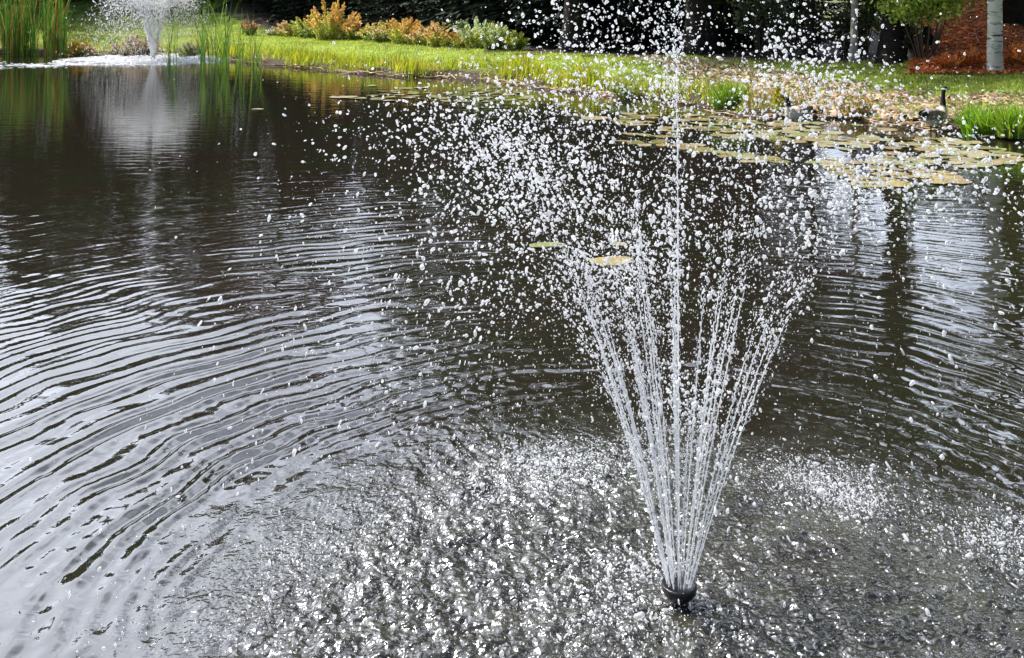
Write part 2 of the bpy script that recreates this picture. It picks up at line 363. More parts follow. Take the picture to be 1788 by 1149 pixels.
def ballistic(v0, ang, az, t, z0):
    """ang from vertical"""
    v0, ang, az, t = np.broadcast_arrays(v0, ang, az, t)
    vx = v0*np.sin(ang); vz = v0*np.cos(ang)
    p = np.stack([vx*t*np.cos(az), vx*t*np.sin(az), z0+vz*t-.5*G*t*t], -1)
    u = np.stack([vx*np.cos(az), vx*np.sin(az), vz-G*t], -1)
    return p, u
def make_fountain(C, label, near, seed):
    g = np.random.default_rng(seed)
    root = tag(empty('fountain', (C[0], C[1], 0)), label, 'fountain')
    # nozzle: flared black head with rim, on a stem and float collar below water
    z0 = .062
    prof = [(.0, -.12), (.03, -.12), (.03, -.03), (.026, -.01), (.032, .012), (.042, .024), (.052, .036), (.056, .060), (.052, .064), (.044, .052), (.0, .047)]
    a = np.linspace(0, 2*np.pi, 32, endpoint=False)
    pv = np.array([[(r*(1+.05*(k % 2 == 0)*(0.038 < r and z > 0.02))*math.cos(q), r*(1+.05*(k % 2 == 0)*(0.038 < r and z > 0.02))*math.sin(q), z) for k, q in enumerate(a)] for r, z in prof]).reshape(-1, 3)
    i = np.arange(len(prof)-1)[:, None]*32; j = np.arange(32)[None]; jn = (j+1) % 32
    mesh('nozzle', pv, np.stack([i+j, i+jn, i+32+jn, i+32+j], -1).reshape(-1, 4), PLASTIC, root)
    fl = [(.0, -.06), (.13, -.06), (.15, -.035), (.13, -.018), (.03, -.012)]
    pv = np.array([[(r*math.cos(q), r*math.sin(q), z) for q in a] for r, z in fl]).reshape(-1, 3)
    i = np.arange(len(fl)-1)[:, None]*32
    mesh('float', pv, np.stack([i+j, i+jn, i+32+jn, i+32+j], -1).reshape(-1, 4), PLASTIC, root)
    # jets: (count, angle, speed, ring radius)
    specs = [(15, R(13.7), 5.55, .040), (8, R(8.2), 5.95, .024), (7, R(13.2), 4.95, .034), (1, R(.5), 6.9, .0)]
    if not near: specs = [(15, R(10.8), 6.1, .038), (8, R(7.6), 6.7, .024), (1, R(.5), 8.6, .0)]
    P, U, RAD = [], [], []
    for (cnt, ang, v0, r0) in specs:
        for q in range(cnt):
            az = 2*np.pi*(q+.3*g.random())/cnt+(.2 if cnt == 15 else .5)
            if cnt == 7: az = R(100+27*q)+.1*g.normal()          # weaker jets, mostly on the left
            an = ang*(1+.10*g.normal()) if cnt > 1 else ang; sp = v0*(1+(.06 if cnt == 7 else .025)*g.normal())
            tb = .20 if cnt > 1 else .33
            # the solid stream
            t = np.linspace(0, tb, 110)
            p, u = ballistic(sp, an, az, t, z0); p[:, 0] += r0*math.cos(az); p[:, 1] += r0*math.sin(az)
            base = .0016 if near else .006
            rad = base*(1+.35*g.normal(size=110)+.7*t/tb)*(1-.55*sstep(.7*tb, tb, t)); rad = np.clip(rad, .0008, None)
            p[:, :2] += (g.normal(size=(110, 2))*.0016*(t/tb)[:, None])
            v, f, _ = tube(p, rad, 6)
            mesh('water_jet', v, f, JET, root)
            # the drops it breaks into
            T = 2*sp*math.cos(an)/G
            n = (1000 if cnt == 15 else 850 if cnt == 8 else 900 if cnt == 7 else 560) if near else (1500 if cnt == 15 else 1200)
            s = g.random(n)
            t = tb*.35+(T-tb*.35)*s**(1.15)
            # pulse bunching
            t += .012*np.sin(t*2*np.pi/.055+g.random()*6)
            keep = g.random(n) < np.where(t > T*.66, (.22 if cnt == 15 else .6 if cnt == 8 else .75) if near else 1., np.where(t > T*.35, 1., .75)); t = t[keep]; m = len(t)
            grow = np.clip(t/T, 0, 1)
            if cnt == 1: jit = .010+.012*grow; sv = .012
            else: jit = .014+.062*grow**.8; sv = .032 if cnt < 15 else .024
            p, u = ballistic(sp*(1+sv*g.normal(size=m)*(.25+grow)), an*(1+.0*t)+jit*g.normal(size=m)*.8, az+jit*g.normal(size=m)*(2.6 if cnt > 1 else 40), t, z0)
            p[:, 0] -= .5*.10*t*t; p[:, 1] -= .5*.36*t*t        # a light breeze
            p[:, 0] += r0*math.cos(az); p[:, 1] += r0*math.sin(az)
            p += g.normal(size=(m, 3))*.008*(grow[:, None]+.2)
            rr_ = np.exp(g.normal(size=m)*.42)*(.0015+.0018*sstep(.12, .45, grow))*np.where(g.random(m) < .45, .5, 1.1)*(.72 if cnt == 1 else 1)*(1-.3*sstep(.6, .8, grow)); rr_ = np.clip(rr_, .0006, .0054)
            rr_ = np.where(grow > .62, rr_*.78, rr_)
            if not near: rr_ = rr_*3.3
            P.append(p); U.append(u); RAD.append(rr_)
            if near and cnt > 1:                  # fine mist drifting among the drops
                m = 420; t = T*g.random(m)**.7*.98+.02; p, u = ballistic(sp*(1+.07*g.normal(size=m)), an+.05*g.normal(size=m), az+.2*g.normal(size=m), t, z0)
                p[:, 0] -= .5*.10*t*t; p[:, 1] -= .5*.36*t*t; P.append(p); U.append(u); RAD.append(np.exp(g.normal(size=m)*.3)*.0009)
            if near:                              # fine beads hugging the stream
                m = 210; t = tb*1.3*g.random(m)**.8; p, u = ballistic(sp, an+.006*g.normal(size=m), az+.02*g.normal(size=m), t, z0)
                p[:, 0] += r0*math.cos(az); p[:, 1] += r0*math.sin(az); p += g.normal(size=(m, 3))*(.0015+.005*(t/tb))[:, None]
                P.append(p); U.append(u*1.6); RAD.append(np.exp(g.normal(size=m)*.4)*.0015)
    P = np.concatenate(P); U = np.concatenate(U); RAD = np.concatenate(RAD)
    k = P[:, 2] > .01; P, U, RAD = P[k], U[k], RAD[k]
    el = 1.1+np.clip(np.abs(g.normal(size=len(P)))*.75, 0, 2.2)*np.clip(np.linalg.norm(U, axis=1)/3.0, .3, 1.2)
    axd = U+g.normal(size=U.shape)*1.2
    v, f = drops(P, RAD, axd, el, 1 if near else 0, .09, g)
    tag(mesh('water_drops', v, f, DROP, root), kind='stuff')
    # splash: beads thrown up where the drops come down
    n = 42000 if near else 9000
    r = np.where(g.random(n) < .75, 1.42+.26*g.normal(size=n), 1.5*np.sqrt(g.random(n)))
    az = g.random(n)*2*np.pi
    if near: r *= .93
    x, y = r*np.cos(az)-(.10 if near else 0), r*np.sin(az)-(.25 if near else 0)
    dens = SineNoise(14, .25, 1.0, seed+5)(x, y)
    patches = np.zeros(n)
    if near:
        for (a, b, s, w) in [(960, 828, .17, 2.6), (880, 870, .25, .9), (1440, 850, .15, 3.0), (1500, 880, .1, 2.0), (1785, 950, .17, 3.0), (1060, 1060, .18, 2.4), (560, 1000, .22, 1.0), (1000, 1100, .2, 1.0), (1120, 1000, .1, 1.5)]:
            q = px(a, b)-C; patches += w*np.exp(-((x-q[0])**2+(y-q[1])**2)/(2*s*s))
        pr = np.clip(.22+.20*dens, .03, 1)*np.where(x > .15, .42, 1.0)+patches*.35
    else:
        pr = np.clip(.55+.3*dens, .1, 1)
    k = g.random(n) < pr; x, y, patches = x[k], y[k], patches[k]; n = len(x)
    if near:                                  # denser froth in the patches
        ex, ey = [], []
        for (a, b, s, w) in [(965, 826, .16, 1100), (1430, 842, .13, 850), (1495, 880, .07, 380), (1785, 950, .16, 1000), (1070, 1058, .16, 900), (890, 860, .22, 500), (1130, 1000, .07, 260)]:
            q = px(a, b)-C; ex.append(q[0]+s*g.normal(size=w)); ey.append(q[1]+s*.8*g.normal(size=w))
        x = np.concatenate([x]+ex); y = np.concatenate([y]+ey); n = len(x)
    z = .004+np.abs(g.normal(size=n))*(.014 if near else .03)
    rd = np.exp(g.normal(size=n)*.45)*(.0016 if near else .012); rd = np.clip(rd, .001, .0065 if near else .035)
    if near: rd[-4990:] *= 1.1*np.exp(.35*g.normal(size=4990))
    axs = g.normal(size=(n, 3)); axs[:, 2] *= .5
    v, f = drops(np.stack([x, y, z], 1), rd, axs, 1+np.abs(g.normal(size=n))*.8, 0, .25, g)
    tag(mesh('splash_beads', v, f, DROP if near else FOAM, root), kind='stuff')
    return root
make_fountain(C1, 'large near fountain spraying white drops from a black nozzle in the foreground', True, 21)
make_fountain(C2, 'small distant fountain spraying before the grass bank between the reeds', False, 22)
# floating froth around the far fountain, and a patchy white strip left of it
g = np.random.default_rng(5); n = 5200
a = g.random(n)*2*np.pi; r = 2.6*np.sqrt(g.random(n)); x = C2[0]+r*np.cos(a)*1.0; y = C2[1]+r*np.sin(a)*.85
n2 = 2200; x2 = g.uniform(-19, C2[0]-1, n2); y2 = 25.7+(x2+12)*.02+.35*g.normal(size=n2)+.25*np.sin(x2*2.1)
x = np.concatenate([x, x2]); y = np.concatenate([y, y2]); n = len(x)
k = (sdf(x, y) < -.15) & (SineNoise(20, .4, 1.6, 77)(x, y*2.2) > np.where(x < C2[0]-2.4, .15, -.45)); x, y = x[k], y[k]; n = len(x)
v, f = drops(np.stack([x, y, np.full(n, .006)], 1), g.uniform(.012, .04, n), np.tile([1., 0, 0], (n, 1))+.2*g.normal(size=(n, 3)), g.uniform(1.2, 3.2, n), 0, .2, g)
v[:, 2] = .006+(v[:, 2]-.006)*.35
tag(mesh('froth_and_strip', v, f, FOAM), 'white froth around the distant fountain and a white strip left of it', 'froth', kind='stuff')

# ------------------------------------------------------------------ grass
g = np.random.default_rng(31)
def colmix(n, cols, w, jit=.22):
    c = np.array(cols)[g.choice(len(cols), n, p=np.array(w)/sum(w))]
    return np.clip(c*(1+jit*g.normal(size=(n, 1)))*(1+.08*g.normal(size=(n, 3))), .004, .9)
def scatter(n, x0, x1, y0, y1, cond):
    x = g.uniform(x0, x1, n); y = g.uniform(y0, y1, n); d = sdf(x, y); k = cond(x, y, d); return x[k], y[k], d[k]
inpath = lambda x, y: path_in(np.stack([x, y, x], 1)) > 0
fe = lambda x, y: (x > -9.5) & (y > forest_edge(x)+.3)
mulch = lambda x, y: (x > .405*y) & (y > 18.4-.12*(x-8))
B = MB()
patch = SineNoise(18, .5, 2.5, 91)
# tall rough grass on the water's edge
x, y, d = scatter(420000, -20, 14, 10, 30, lambda x, y, d: (d > -.03) & (d < 1.5))
pn = patch(x, y); k = (g.random(len(x)) < .55*(1-sstep(.6, 1.5, d))*(1+.6*pn)) & ((path_in(np.stack([x, y, x], 1)) < .12) | (g.random(len(x)) < .12)); x, y, d, pn = x[k], y[k], d[k], pn[k]; n = len(x)
# thin, dead vegetation by the path in front of the geese
xs_ = 894+F*x/y; dead = sstep(1270, 1340, xs_)*(1-sstep(1600, 1660, xs_))
hh = (.16+.10*pn+.07*g.normal(size=n)).clip(.05, .5)*(1-.1*dead)
c = colmix(n, [(.38, .48, .02), (.52, .55, .025), (.13, .22, .02), (.56, .46, .06), (.34, .22, .09)], [5, 5, 2.6, 2.2, 1.3])
cd = colmix(n, [(.36, .30, .10), (.38, .24, .10), (.20, .24, .04), (.45, .37, .22)], [3, 2, 2, 1])
c = np.where((g.random(n) < dead)[:, None], cd, c)
B.add(*blades(np.stack([x, y, height(x, y)-.01], 1), hh, g.uniform(.010, .022, n), g.normal(size=(n, 2))*.07, c, 2, g))
# mown lawn behind
x, y, d = scatter(620000, -22, 14, 11, 36, lambda x, y, d: (d > .7) & (d < 13))
k = ~inpath(x, y) & ~fe(x, y) & ~mulch(x, y) & (g.random(len(x)) < .62); x, y, d = x[k], y[k], d[k]; n = len(x)
pn = patch(x*.6, y*1.4)
c = colmix(n, [(.33, .42, .04), (.43, .48, .05), (.18, .26, .03), (.50, .43, .16)], [4, 4, 2.5, 1.6], .2)*(1+.2*pn[:, None])
B.add(*blades(np.stack([x, y, height(x, y)-.005], 1), (.055+.02*g.normal(size=n)).clip(.02, .12)*(1+.7*(d < 1.6)), .016, g.normal(size=(n, 2))*.03, c, 1, g))
tag(B.build('bank_grass', GRASS), 'bright yellow green grass growing along the far bank', 'grass', kind='stuff')
# leaf litter and straw on the path, mulch and forest floor
B = MB()
x = g.uniform(1, 14, 60000); y = g.uniform(10, 24, 60000); k = path_in(np.stack([x, y, x], 1)) > -.25; x, y = x[k], y[k]; n = len(x)
c = colmix(n, [(.46, .37, .25), (.58, .50, .39), (.28, .20, .12), (.46, .40, .18), (.13, .09, .05), (.26, .36, .06)], [3.5, 3, 2, 2, 1.5, 3])
dd = g.normal(size=(n, 3)); dd[:, 2] *= .25
B.add(*cards(np.stack([x, y, height(x, y)+.03], 1), g.uniform(.05, .12, n), g.uniform(.03, .07, n), dd, c, g))
x = g.uniform(7, 16, 60000); y = g.uniform(17.6, 29, 60000); k = mulch(x, y); x, y = x[k], y[k]; n = len(x)
c = colmix(n, [(.66, .20, .06), (.52, .15, .05), (.78, .36, .14), (.16, .05, .03)], [4, 3, 2.5, 1.6])
dd = g.normal(size=(n, 3)); dd[:, 2] *= .35
B.add(*cards(np.stack([x, y, height(x, y)+.04], 1), g.uniform(.06, .15, n), g.uniform(.03, .07, n), dd, c, g))
tag(B.build('fallen_leaves', LEAF), 'dry tan and rust fallen leaves covering path and slope', 'leaves', kind='stuff')
# roots, twigs and mud clods along the waterline
B = MB()
for q in range(150):
    tt = g.random()*(len(shore)-1); i_ = int(tt); p0 = shore[i_]*(1-tt+i_)+shore[min(i_+1, len(shore)-1)]*(tt-i_)
    a = g.normal()*.35-.45; ln = g.uniform(.2, .9); s = np.linspace(-.5, .5, 5)
    pts = np.stack([p0[0]+s*ln*math.cos(a), p0[1]-.08+s*ln*math.sin(a)-.06*g.random(), .02+.05*g.random()+.02*g.normal(size=5)], 1)
    v, f, _ = tube(pts, np.array([.006, .012, .012, .009, .004]), 5)
    B.add(v, f, np.array([(.5, .38, .26), (.10, .07, .045), (.34, .22, .12)][q % 3]))
tag(B.build('bank_twigs', BARK), 'dead twigs and stalks lying along the waterline', 'twigs', kind='stuff')

# ------------------------------------------------------------------ reeds
def reeds(name, label, pts, hts, wd, cols, wts, spread, brown=0, group=None):
    base = np.array(pts); o = base.mean(0); n = len(base)
    root = tag(empty(name, (o[0], o[1], 0)), label, 'reeds', group)
    b = base-np.array([o[0], o[1], 0]); b[:, 2] = -.05
    B = MB(); B.add(*blades(b, hts, wd, g.normal(size=(n, 2))*spread, colmix(n, cols, wts), 6, g))
    B.build('blades', GRASS, root)
    if brown:
        for q in range(brown):
            bb = b[g.integers(0, n)]; hh = float(np.median(hts))*g.uniform(.75, .95); tx, ty = g.normal(size=2)*.06
            s = np.linspace(0, 1, 6); pts_ = np.stack([bb[0]+tx*s, bb[1]+ty*s, -.05+hh*s], 1)
            v, f, _ = tube(pts_, np.full(6, .006), 5); mesh('stalk', v, f, BARK, root, (.22, .24, .06))
            s = np.linspace(.86, .97, 6); pts_ = np.stack([bb[0]+tx*s, bb[1]+ty*s, -.05+hh*s], 1)
            v, f, _ = tube(pts_, np.array([.006, .016, .018, .018, .015, .004]), 7); mesh('seed_head', v, f, BARK, root, (.10, .045, .02))
    return root
RG, RW = [(.07, .19, .025), (.13, .27, .03), (.035, .10, .018), (.22, .32, .05)], [4, 3, 3, 1.5]
def ptsline(px0, px1, y0, y1, n, clump=0):
    xs = g.uniform(px0, px1, n)
    if clump: cs = g.uniform(px0, px1, clump); xs = cs[g.integers(0, clump, n)]+g.normal(size=n)*3.5
    return [px(a, g.uniform(y0, y1)) for a in xs]
P_ = ptsline(-70, 112, 92, 99, 760, 30)
reeds('cattail_clump', 'dense tall green cattails at the left end of the far bank', P_, g.uniform(1.3, 2.8, 760), .022, RG+[(.42, .17, .05)], RW+[1.6], .24, 12)
P_ = ptsline(352, 400, 108, 121, 80, 7)
reeds('reed_clump', 'tall thick green reeds just right of the distant fountain', P_, g.uniform(.9, 2.3, 80), .017, RG, RW, .30, 3)
P_ = ptsline(284, 314, 112, 121, 15, 4)
reeds('reed_clump', 'thin sparse reeds standing right in front of the distant fountain', P_, g.uniform(.7, 1.8, 15), .017, RG, RW, .2)
P_ = ptsline(404, 452, 110, 126, 38, 5)
reeds('reed_clump', 'sparse reeds at the end nearest the shrubs', P_, g.uniform(.6, 1.8, 38), .017, RG, RW, .24, 1)

# ------------------------------------------------------------------ shrubs on the lawn edge
def shrub(x, ybase, ytop, wpx, label, cols_top, cols_low, name='shrub', cat='shrub', dens=1.0, leaf=.075, group=None):
    z = .42 if ybase < 120 else .05
    for _ in range(4): p0 = px(x, ybase, z); z = .5*z+.5*max(.0, float(height(p0[0], p0[1])))
    dist = p0[1]
    h = (ybase-ytop)/F*dist*1.14; w = wpx/F*dist/2*(1.65 if ybase < 92 and 500 < x < 900 else 1)
    root = tag(empty(name, (p0[0], p0[1], z)), label, cat, group)
    if name == 'grass_tuft':
        n = int(420*dens); a = g.random(n)*6.283; q = np.sqrt(g.random(n)); b = np.stack([w*.9*q*np.cos(a), w*.6*q*np.sin(a), np.full(n, -.02)], 1)
        B = MB(); B.add(*blades(b, h*g.uniform(.45, 1.05, n), .016, b[:, :2]*.5+g.normal(size=(n, 2))*h*.22, colmix(n, cols_top+cols_low, [1]*(len(cols_top)+len(cols_low))), 4, g)); B.build('blades', GRASS, root)
        return root
    ns = int(26*dens); St = MB(); Lf = MB(); C_, D_, K_ = [], [], []
    for q in range(ns):
        a = g.random()*2*np.pi; r = w*math.sqrt(g.random()); bx, by = .45*r*math.cos(a), .45*r*math.sin(a)
        tx, ty = r*math.cos(a)*1.05, r*math.sin(a)*.8; hh = h*(1-.42*(r/w)**2)*g.uniform(.72, 1.0)
        s = np.linspace(0, 1, 7); pts = np.stack([bx+(tx-bx)*s**1.5, by+(ty-by)*s**1.5, -.03+hh*s-.04*hh*s**3], 1)
        v, f, _ = tube(pts, .008*(1-.7*s), 4); St.add(v, f, (.17, .15, .06))
        m = int(210*h/.9*(.5+.5*g.random())); ss = g.uniform(.1, 1, m)
        cc = np.stack([np.interp(ss, s, pts[:, k]) for k in range(3)], 1)
        rad = (.04+.10*np.sin(np.pi*np.clip(ss, 0, 1)**.8))*(.55+.5*w)
        aa = g.random(m)*2*np.pi
        off = np.stack([np.cos(aa), np.sin(aa), .35*g.normal(size=m)], 1)*(rad*g.random(m))[:, None]
        ct, cl_ = colmix(m, cols_top, [1]*len(cols_top)), colmix(m, cols_low, [1]*len(cols_low))
        tip = g.random(m) < sstep(.35, .85, ss)*.85
        C_.append(cc+off); D_.append(off+np.array([0, 0, .05])); K_.append(np.where(tip[:, None], ct, cl_))
    C_ = np.concatenate(C_); n = len(C_)
    Lf.add(*cards(C_, g.uniform(.6, 1.3, n)*leaf, g.uniform(.35, .6, n)*leaf, np.concatenate(D_), np.concatenate(K_), g))
    St.build('stems', BARK, root); Lf.build('foliage', LEAF, root)
    return root
OR = [(.80, .42, .12), (.85, .55, .20), (.75, .55, .12), (.70, .34, .16)]; YG = [(.55, .60, .12), (.42, .50, .08), (.66, .62, .18)]
GR = [(.26, .36, .08), (.16, .26, .06), (.40, .42, .12)]; PK = [(.78, .48, .32), (.72, .44, .26), (.80, .62, .36)]; SG = [(.66, .76, .50), (.52, .64, .36), (.78, .84, .64)]
for a in [(512, 63, 34, 44, 'small tan shrub at the left end of the shrub row', PK, YG),
          (545, 66, 24, 50, 'yellow green shrub left of the tallest orange one', YG, GR),
          (578, 68, 1, 62, 'tallest orange topped shrub of the row', OR, YG),
          (622, 70, 30, 52, 'orange and olive shrub right of the tallest one', OR, GR),
          (664, 73, 38, 50, 'broad pale yellow shrub in the middle of the row', YG+PK, GR),
          (703, 76, 26, 46, 'orange peaked shrub right of the middle of the row', OR, YG),
          (738, 78, 42, 46, 'pinkish tan shrub beside the low green one', PK, YG),
          (772, 81, 36, 48, 'orange pink shrub left of the silvery ones', OR+PK, YG),
          (806, 83, 46, 40, 'low amber shrub in front of the silvery ones', OR, YG),
          (800, 80, 28, 36, 'slim silvery green plant rising behind the amber shrub', SG, GR),
          (834, 84, 32, 44, 'silvery green bush with pale leaves', SG, YG),
          (864, 86, 38, 44, 'pale green bush right of the silvery one', SG+YG, GR),
          (893, 88, 52, 36, 'last low light green bush beside the dark wood', YG, GR)]:
    shrub(*a)
shrub(432, 62, 34, 44, 'small reddish flowering bush behind the sparse reeds', [(.55, .20, .16), (.60, .35, .25)], GR, 'flowering_bush', 'bush', .7)
shrub(478, 62, 47, 28, 'low plant with white flower heads left of the shrub row', [(.85, .82, .78), (.78, .74, .66)], GR, 'flowering_plant', 'plant', .6)
# brown and white-flecked weeds behind the far fountain
shrub(240, 96, 58, 90, 'rusty mixed weeds on the bank behind the distant fountain', [(.45, .20, .08), (.35, .33, .08), (.55, .45, .35)], [(.20, .14, .08), (.25, .22, .08)], 'weed_clump', 'weeds', 1.1)
shrub(140, 95, 66, 60, 'yellow and orange weeds beside the dense cattails', [(.55, .45, .03), (.50, .28, .05)], [(.4, .2, .05), (.35, .38, .03)], 'weed_clump', 'weeds', 1.0)
shrub(330, 98, 72, 50, 'greyish weeds on the bank right of the distant fountain', [(.45, .40, .25), (.35, .38, .1)], GR, 'weed_clump', 'weeds', .8)
# bank weeds, right side
shrub(1090, 163, 132, 60, 'leafy green weed with grey stalks hanging over the waterline', [(.45, .48, .25), (.3, .42, .05)], GR, 'weed_clump', 'weeds', .8, .05)
shrub(1270, 192, 138, 56, 'tall arching grass tuft right of the middle bank', [(.28, .42, .03), (.2, .34, .03)], [(.12, .22, .02)], 'grass_tuft', 'grass tuft', 1.0, .06)
shrub(1362, 200, 148, 30, 'golden yellow tuft left of the swimming goose', [(.60, .42, .04), (.4, .42, .04)], YG, 'weed_clump', 'weeds', .7, .05)
shrub(1490, 206, 160, 70, 'straggly yellow weeds between the two geese', [(.45, .40, .10), (.5, .3, .12)], [(.3, .2, .1), (.25, .26, .05)], 'weed_clump', 'weeds', .7, .05)
shrub(1722, 236, 176, 90, 'lush bright green tuft right of the standing goose', [(.22, .42, .02), (.3, .46, .03)], [(.10, .24, .02)], 'grass_tuft', 'grass tuft', 1.4, .08)
shrub(1775, 240, 184, 70, 'lush yellow green tuft at the right end of the bank', [(.3, .46, .03), (.36, .46, .04)], [(.12, .26, .02)], 'grass_tuft', 'grass tuft', 1.2, .08)

# ------------------------------------------------------------------ trees
def limb(B, p, q, r0, r1, col, n=6, k=7, wob=.06):
    s = np.linspace(0, 1, k); L_ = np.linalg.norm(np.array(q)-p)
    pts = p[None]*(1-s)[:, None]+np.array(q)[None]*s[:, None]+g.normal(size=(k, 3))*wob*L_*.3*np.sin(np.pi*s)[:, None]
    pts[:, 2] += .1*L_*np.sin(np.pi*s)
    v, f, _ = tube(pts, r0*(1-s)+r1*s, n); B.add(v, f, col)
def broadleaf(x, y, H, rt, cr, cz0, label, cols, bark=(.07, .055, .045), name='tree', cat='tree', leaf=.22, nleaf=5000, ncl=26, low=None, group=None, lean=(0, 0), birch=False):
    z = float(height(x, y)); root = tag(empty(name, (x, y, z-.05)), label, cat, group)
    T = MB(); s = np.linspace(0, 1, 22); k = len(s)
    pts = np.stack([lean[0]*H*s+.02*H*np.sin(3*s+x)*s, lean[1]*H*s, H*.92*s], 1)
    rad = rt*(1-.82*s)*(1+(.12 if birch else .5)*np.exp(-s*45)); v, f, ri = tube(pts, rad, 14)
    if birch:
        a = np.arctan2(v[:, 1], v[:, 0]); c = np.tile(np.array([.66, .63, .58]), (len(v), 1)); T.add(v, f, c)
    else: T.add(v, f, bark)
    cs, rs = [], []
    for q in range(ncl):
        a = g.random()*2*np.pi; u = g.random(); zz = cz0+(H-cz0)*u
        rmax = cr*math.sqrt(max(.05, 1-((u-.4)/.62)**2)); r_ = rmax*g.uniform(.35, 1)
        cs.append([r_*math.cos(a)+lean[0]*zz, r_*math.sin(a)+lean[1]*zz, zz]); rs.append(cr*g.uniform(.22, .42))
    if low:
        for (lx, ly, lz, lr) in low: cs.append([lx, ly, lz]); rs.append(lr)
    for c_, r_ in zip(cs, rs):
        u = min(.93, max(.12, (c_[2]-.35*math.hypot(c_[0], c_[1]))/(H*.92))); st = np.array([np.interp(u, s, pts[:, i]) for i in range(3)])
        limb(T, st, c_, rt*.28*(1-u)+.02, .012, bark if not birch else (.3, .27, .24))
    T.build('trunk', BIRCH if birch else BARK, root)
    w = np.array(rs)**2; n = nleaf; pk = g.choice(len(cs), n, p=w/w.sum()); cs = np.array(cs); rs = np.array(rs)
    o = g.normal(size=(n, 3)); o /= np.linalg.norm(o, axis=1)[:, None]; o *= (rs[pk]*g.random(n)**.45)[:, None]; o[:, 2] *= .75
    cc = np.array(cols)[g.integers(0, len(cols), len(cs))][pk]*(1+.25*g.normal(size=(n, 1))); cc = np.clip(cc, .004, .8)
    v, f, c = cards(cs[pk]+o, leaf*g.uniform(.6, 1.3, n), leaf*g.uniform(.4, .75, n), None, cc, g)
    mesh('crown', v, f, LEAF, root, c, False)
    return root
# birch bark: pale with dark horizontal lenticels and patches
BIRCH, t_, p_ = new_mat('birch_bark'); n_, l = t_.nodes.new, t_.links.new
tcn = n_('ShaderNodeTexCoord'); mpn = n_('ShaderNodeMapping'); mpn.inputs['Scale'].default_value = (2.2, 2.2, 11); l(tcn.outputs['Object'], mpn.inputs[0])
z = n_('ShaderNodeTexNoise'); z.inputs['Scale'].default_value = 1.6; z.inputs['Detail'].default_value = 6; l(mpn.outputs[0], z.inputs[0])
r = n_('ShaderNodeValToRGB'); e = r.color_ramp.elements; e[0].position = .36; e[0].color = (.05, .045, .04, 1); e[1].position = .47; e[1].color = (.60, .58, .53, 1); l(z.outputs[0], r.inputs[0])
l(r.outputs[0], p_.inputs['Base Color']); p_.inputs['Roughness'].default_value = .8

def spruce_mesh(H, Rm, seed, low=.4):
    g2 = np.random.default_rng(seed); T = MB(); s = np.linspace(0, 1, 12)
    v, f, _ = tube(np.stack([0*s, 0*s, H*s], 1), .02*H*(1-.93*s)+.01, 9); T.add(v, f, (.05, .038, .03))
    C_, D_, K_ = [], [], []
    zz = low
    while zz < H*.98:
        u = zz/H; rr_ = Rm*(1-u)**.85*g2.uniform(.85, 1.1); nb = 9 if u < .5 else 7
        for q in range(nb):
            a = 2*np.pi*(q+g2.random()*.8)/nb; L_ = rr_*g2.uniform(.75, 1.1); m = int(6+L_*13)
            t = g2.random(m)**.8; droop = -.22*L_*t+.10*L_*t**3
            c = np.stack([np.cos(a)*L_*t, np.sin(a)*L_*t, zz+droop], 1)
            side = g2.normal(size=m)*.16*(L_*.3+.3)*(1-t*.6); c[:, 0] += -np.sin(a)*side; c[:, 1] += np.cos(a)*side; c[:, 2] -= np.abs(g2.normal(size=m))*.10
            d = np.stack([np.cos(a)-np.sin(a)*side*2.2, np.sin(a)+np.cos(a)*side*2.2, np.full(m, -.35)+.2*g2.normal(size=m)], 1)
            C_.append(c); D_.append(d)
            K_.append(np.clip(np.array([.016, .028, .017])*(1+.35*g2.normal(size=(m, 1))), .003, .2))
            if q % 2 == 0:
                p1 = np.array([np.cos(a)*L_*.9, np.sin(a)*L_*.9, zz-.16*L_]); ss = np.linspace(0, 1, 4)
                v, f, _ = tube(np.array([0, 0, zz])[None]*(1-ss)[:, None]+p1[None]*ss[:, None], .018*(1-.7*ss)+.004, 4); T.add(v, f, (.05, .038, .03))
        zz += .30+.12*g2.random()
    C_ = np.concatenate(C_); n = len(C_)
    v, f, c = cards(C_, g2.uniform(.22, .5, n), g2.uniform(.05, .12, n), np.concatenate(D_), np.concatenate(K_), g2)
    return T, (v, f, c)
protos = []
for k, (H, Rm) in enumerate([(11.5, 2.6), (13.5, 3.0), (9.5, 2.3)]):
    T, (v, f, c) = spruce_mesh(H, Rm, 50+k); root = empty('spruce_tree', (0, 0, 0))
    T.build('trunk', BARK, root); mesh('crown', v, f, NEEDLE, root, c, False); protos.append(root)
used = [False]*3
def place_spruce(x, y, k, s, label, group='dark spruces behind the lawn'):
    global used
    o = protos[k] if not used[k] else copy_tree(protos[k]); used[k] = True
    o.location = (x, y, float(height(x, y))-.1); o.rotation_euler = (0, 0, g.random()*6.28); o.scale = (s, s, s)
    tag(o, label, 'spruce', group)
FR = 'dark spruce in the front row of the wood behind the shrubs'; BK = 'dark spruce deeper in the wood behind the front row'
for q, (xp, dy, k, s) in enumerate([(400, 3.9, 2, .8), (455, 3.3, 0, .85), (520, 3.6, 1, .8), (590, 3.9, 0, .95), (655, 3.6, 2, 1.0), (715, 4.1, 1, .9), (780, 3.7, 0, 1.0), (840, 4.2, 2, 1.1),
                                    (905, 3.6, 1, .95), (968, 3.9, 0, 1.1), (1030, 3.5, 2, 1.15), (1090, 4.0, 1, 1.0), (1150, 3.6, 0, 1.1)]):
    p0 = px(xp, 70, .45); xx = (xp-894)/F*27.; yy = forest_edge(xx)+dy; xx = (xp-894)/F*yy; yy = float(forest_edge(xx))+dy
    place_spruce(xx, yy, k, s*(.68 if xp < 840 else 1), FR)
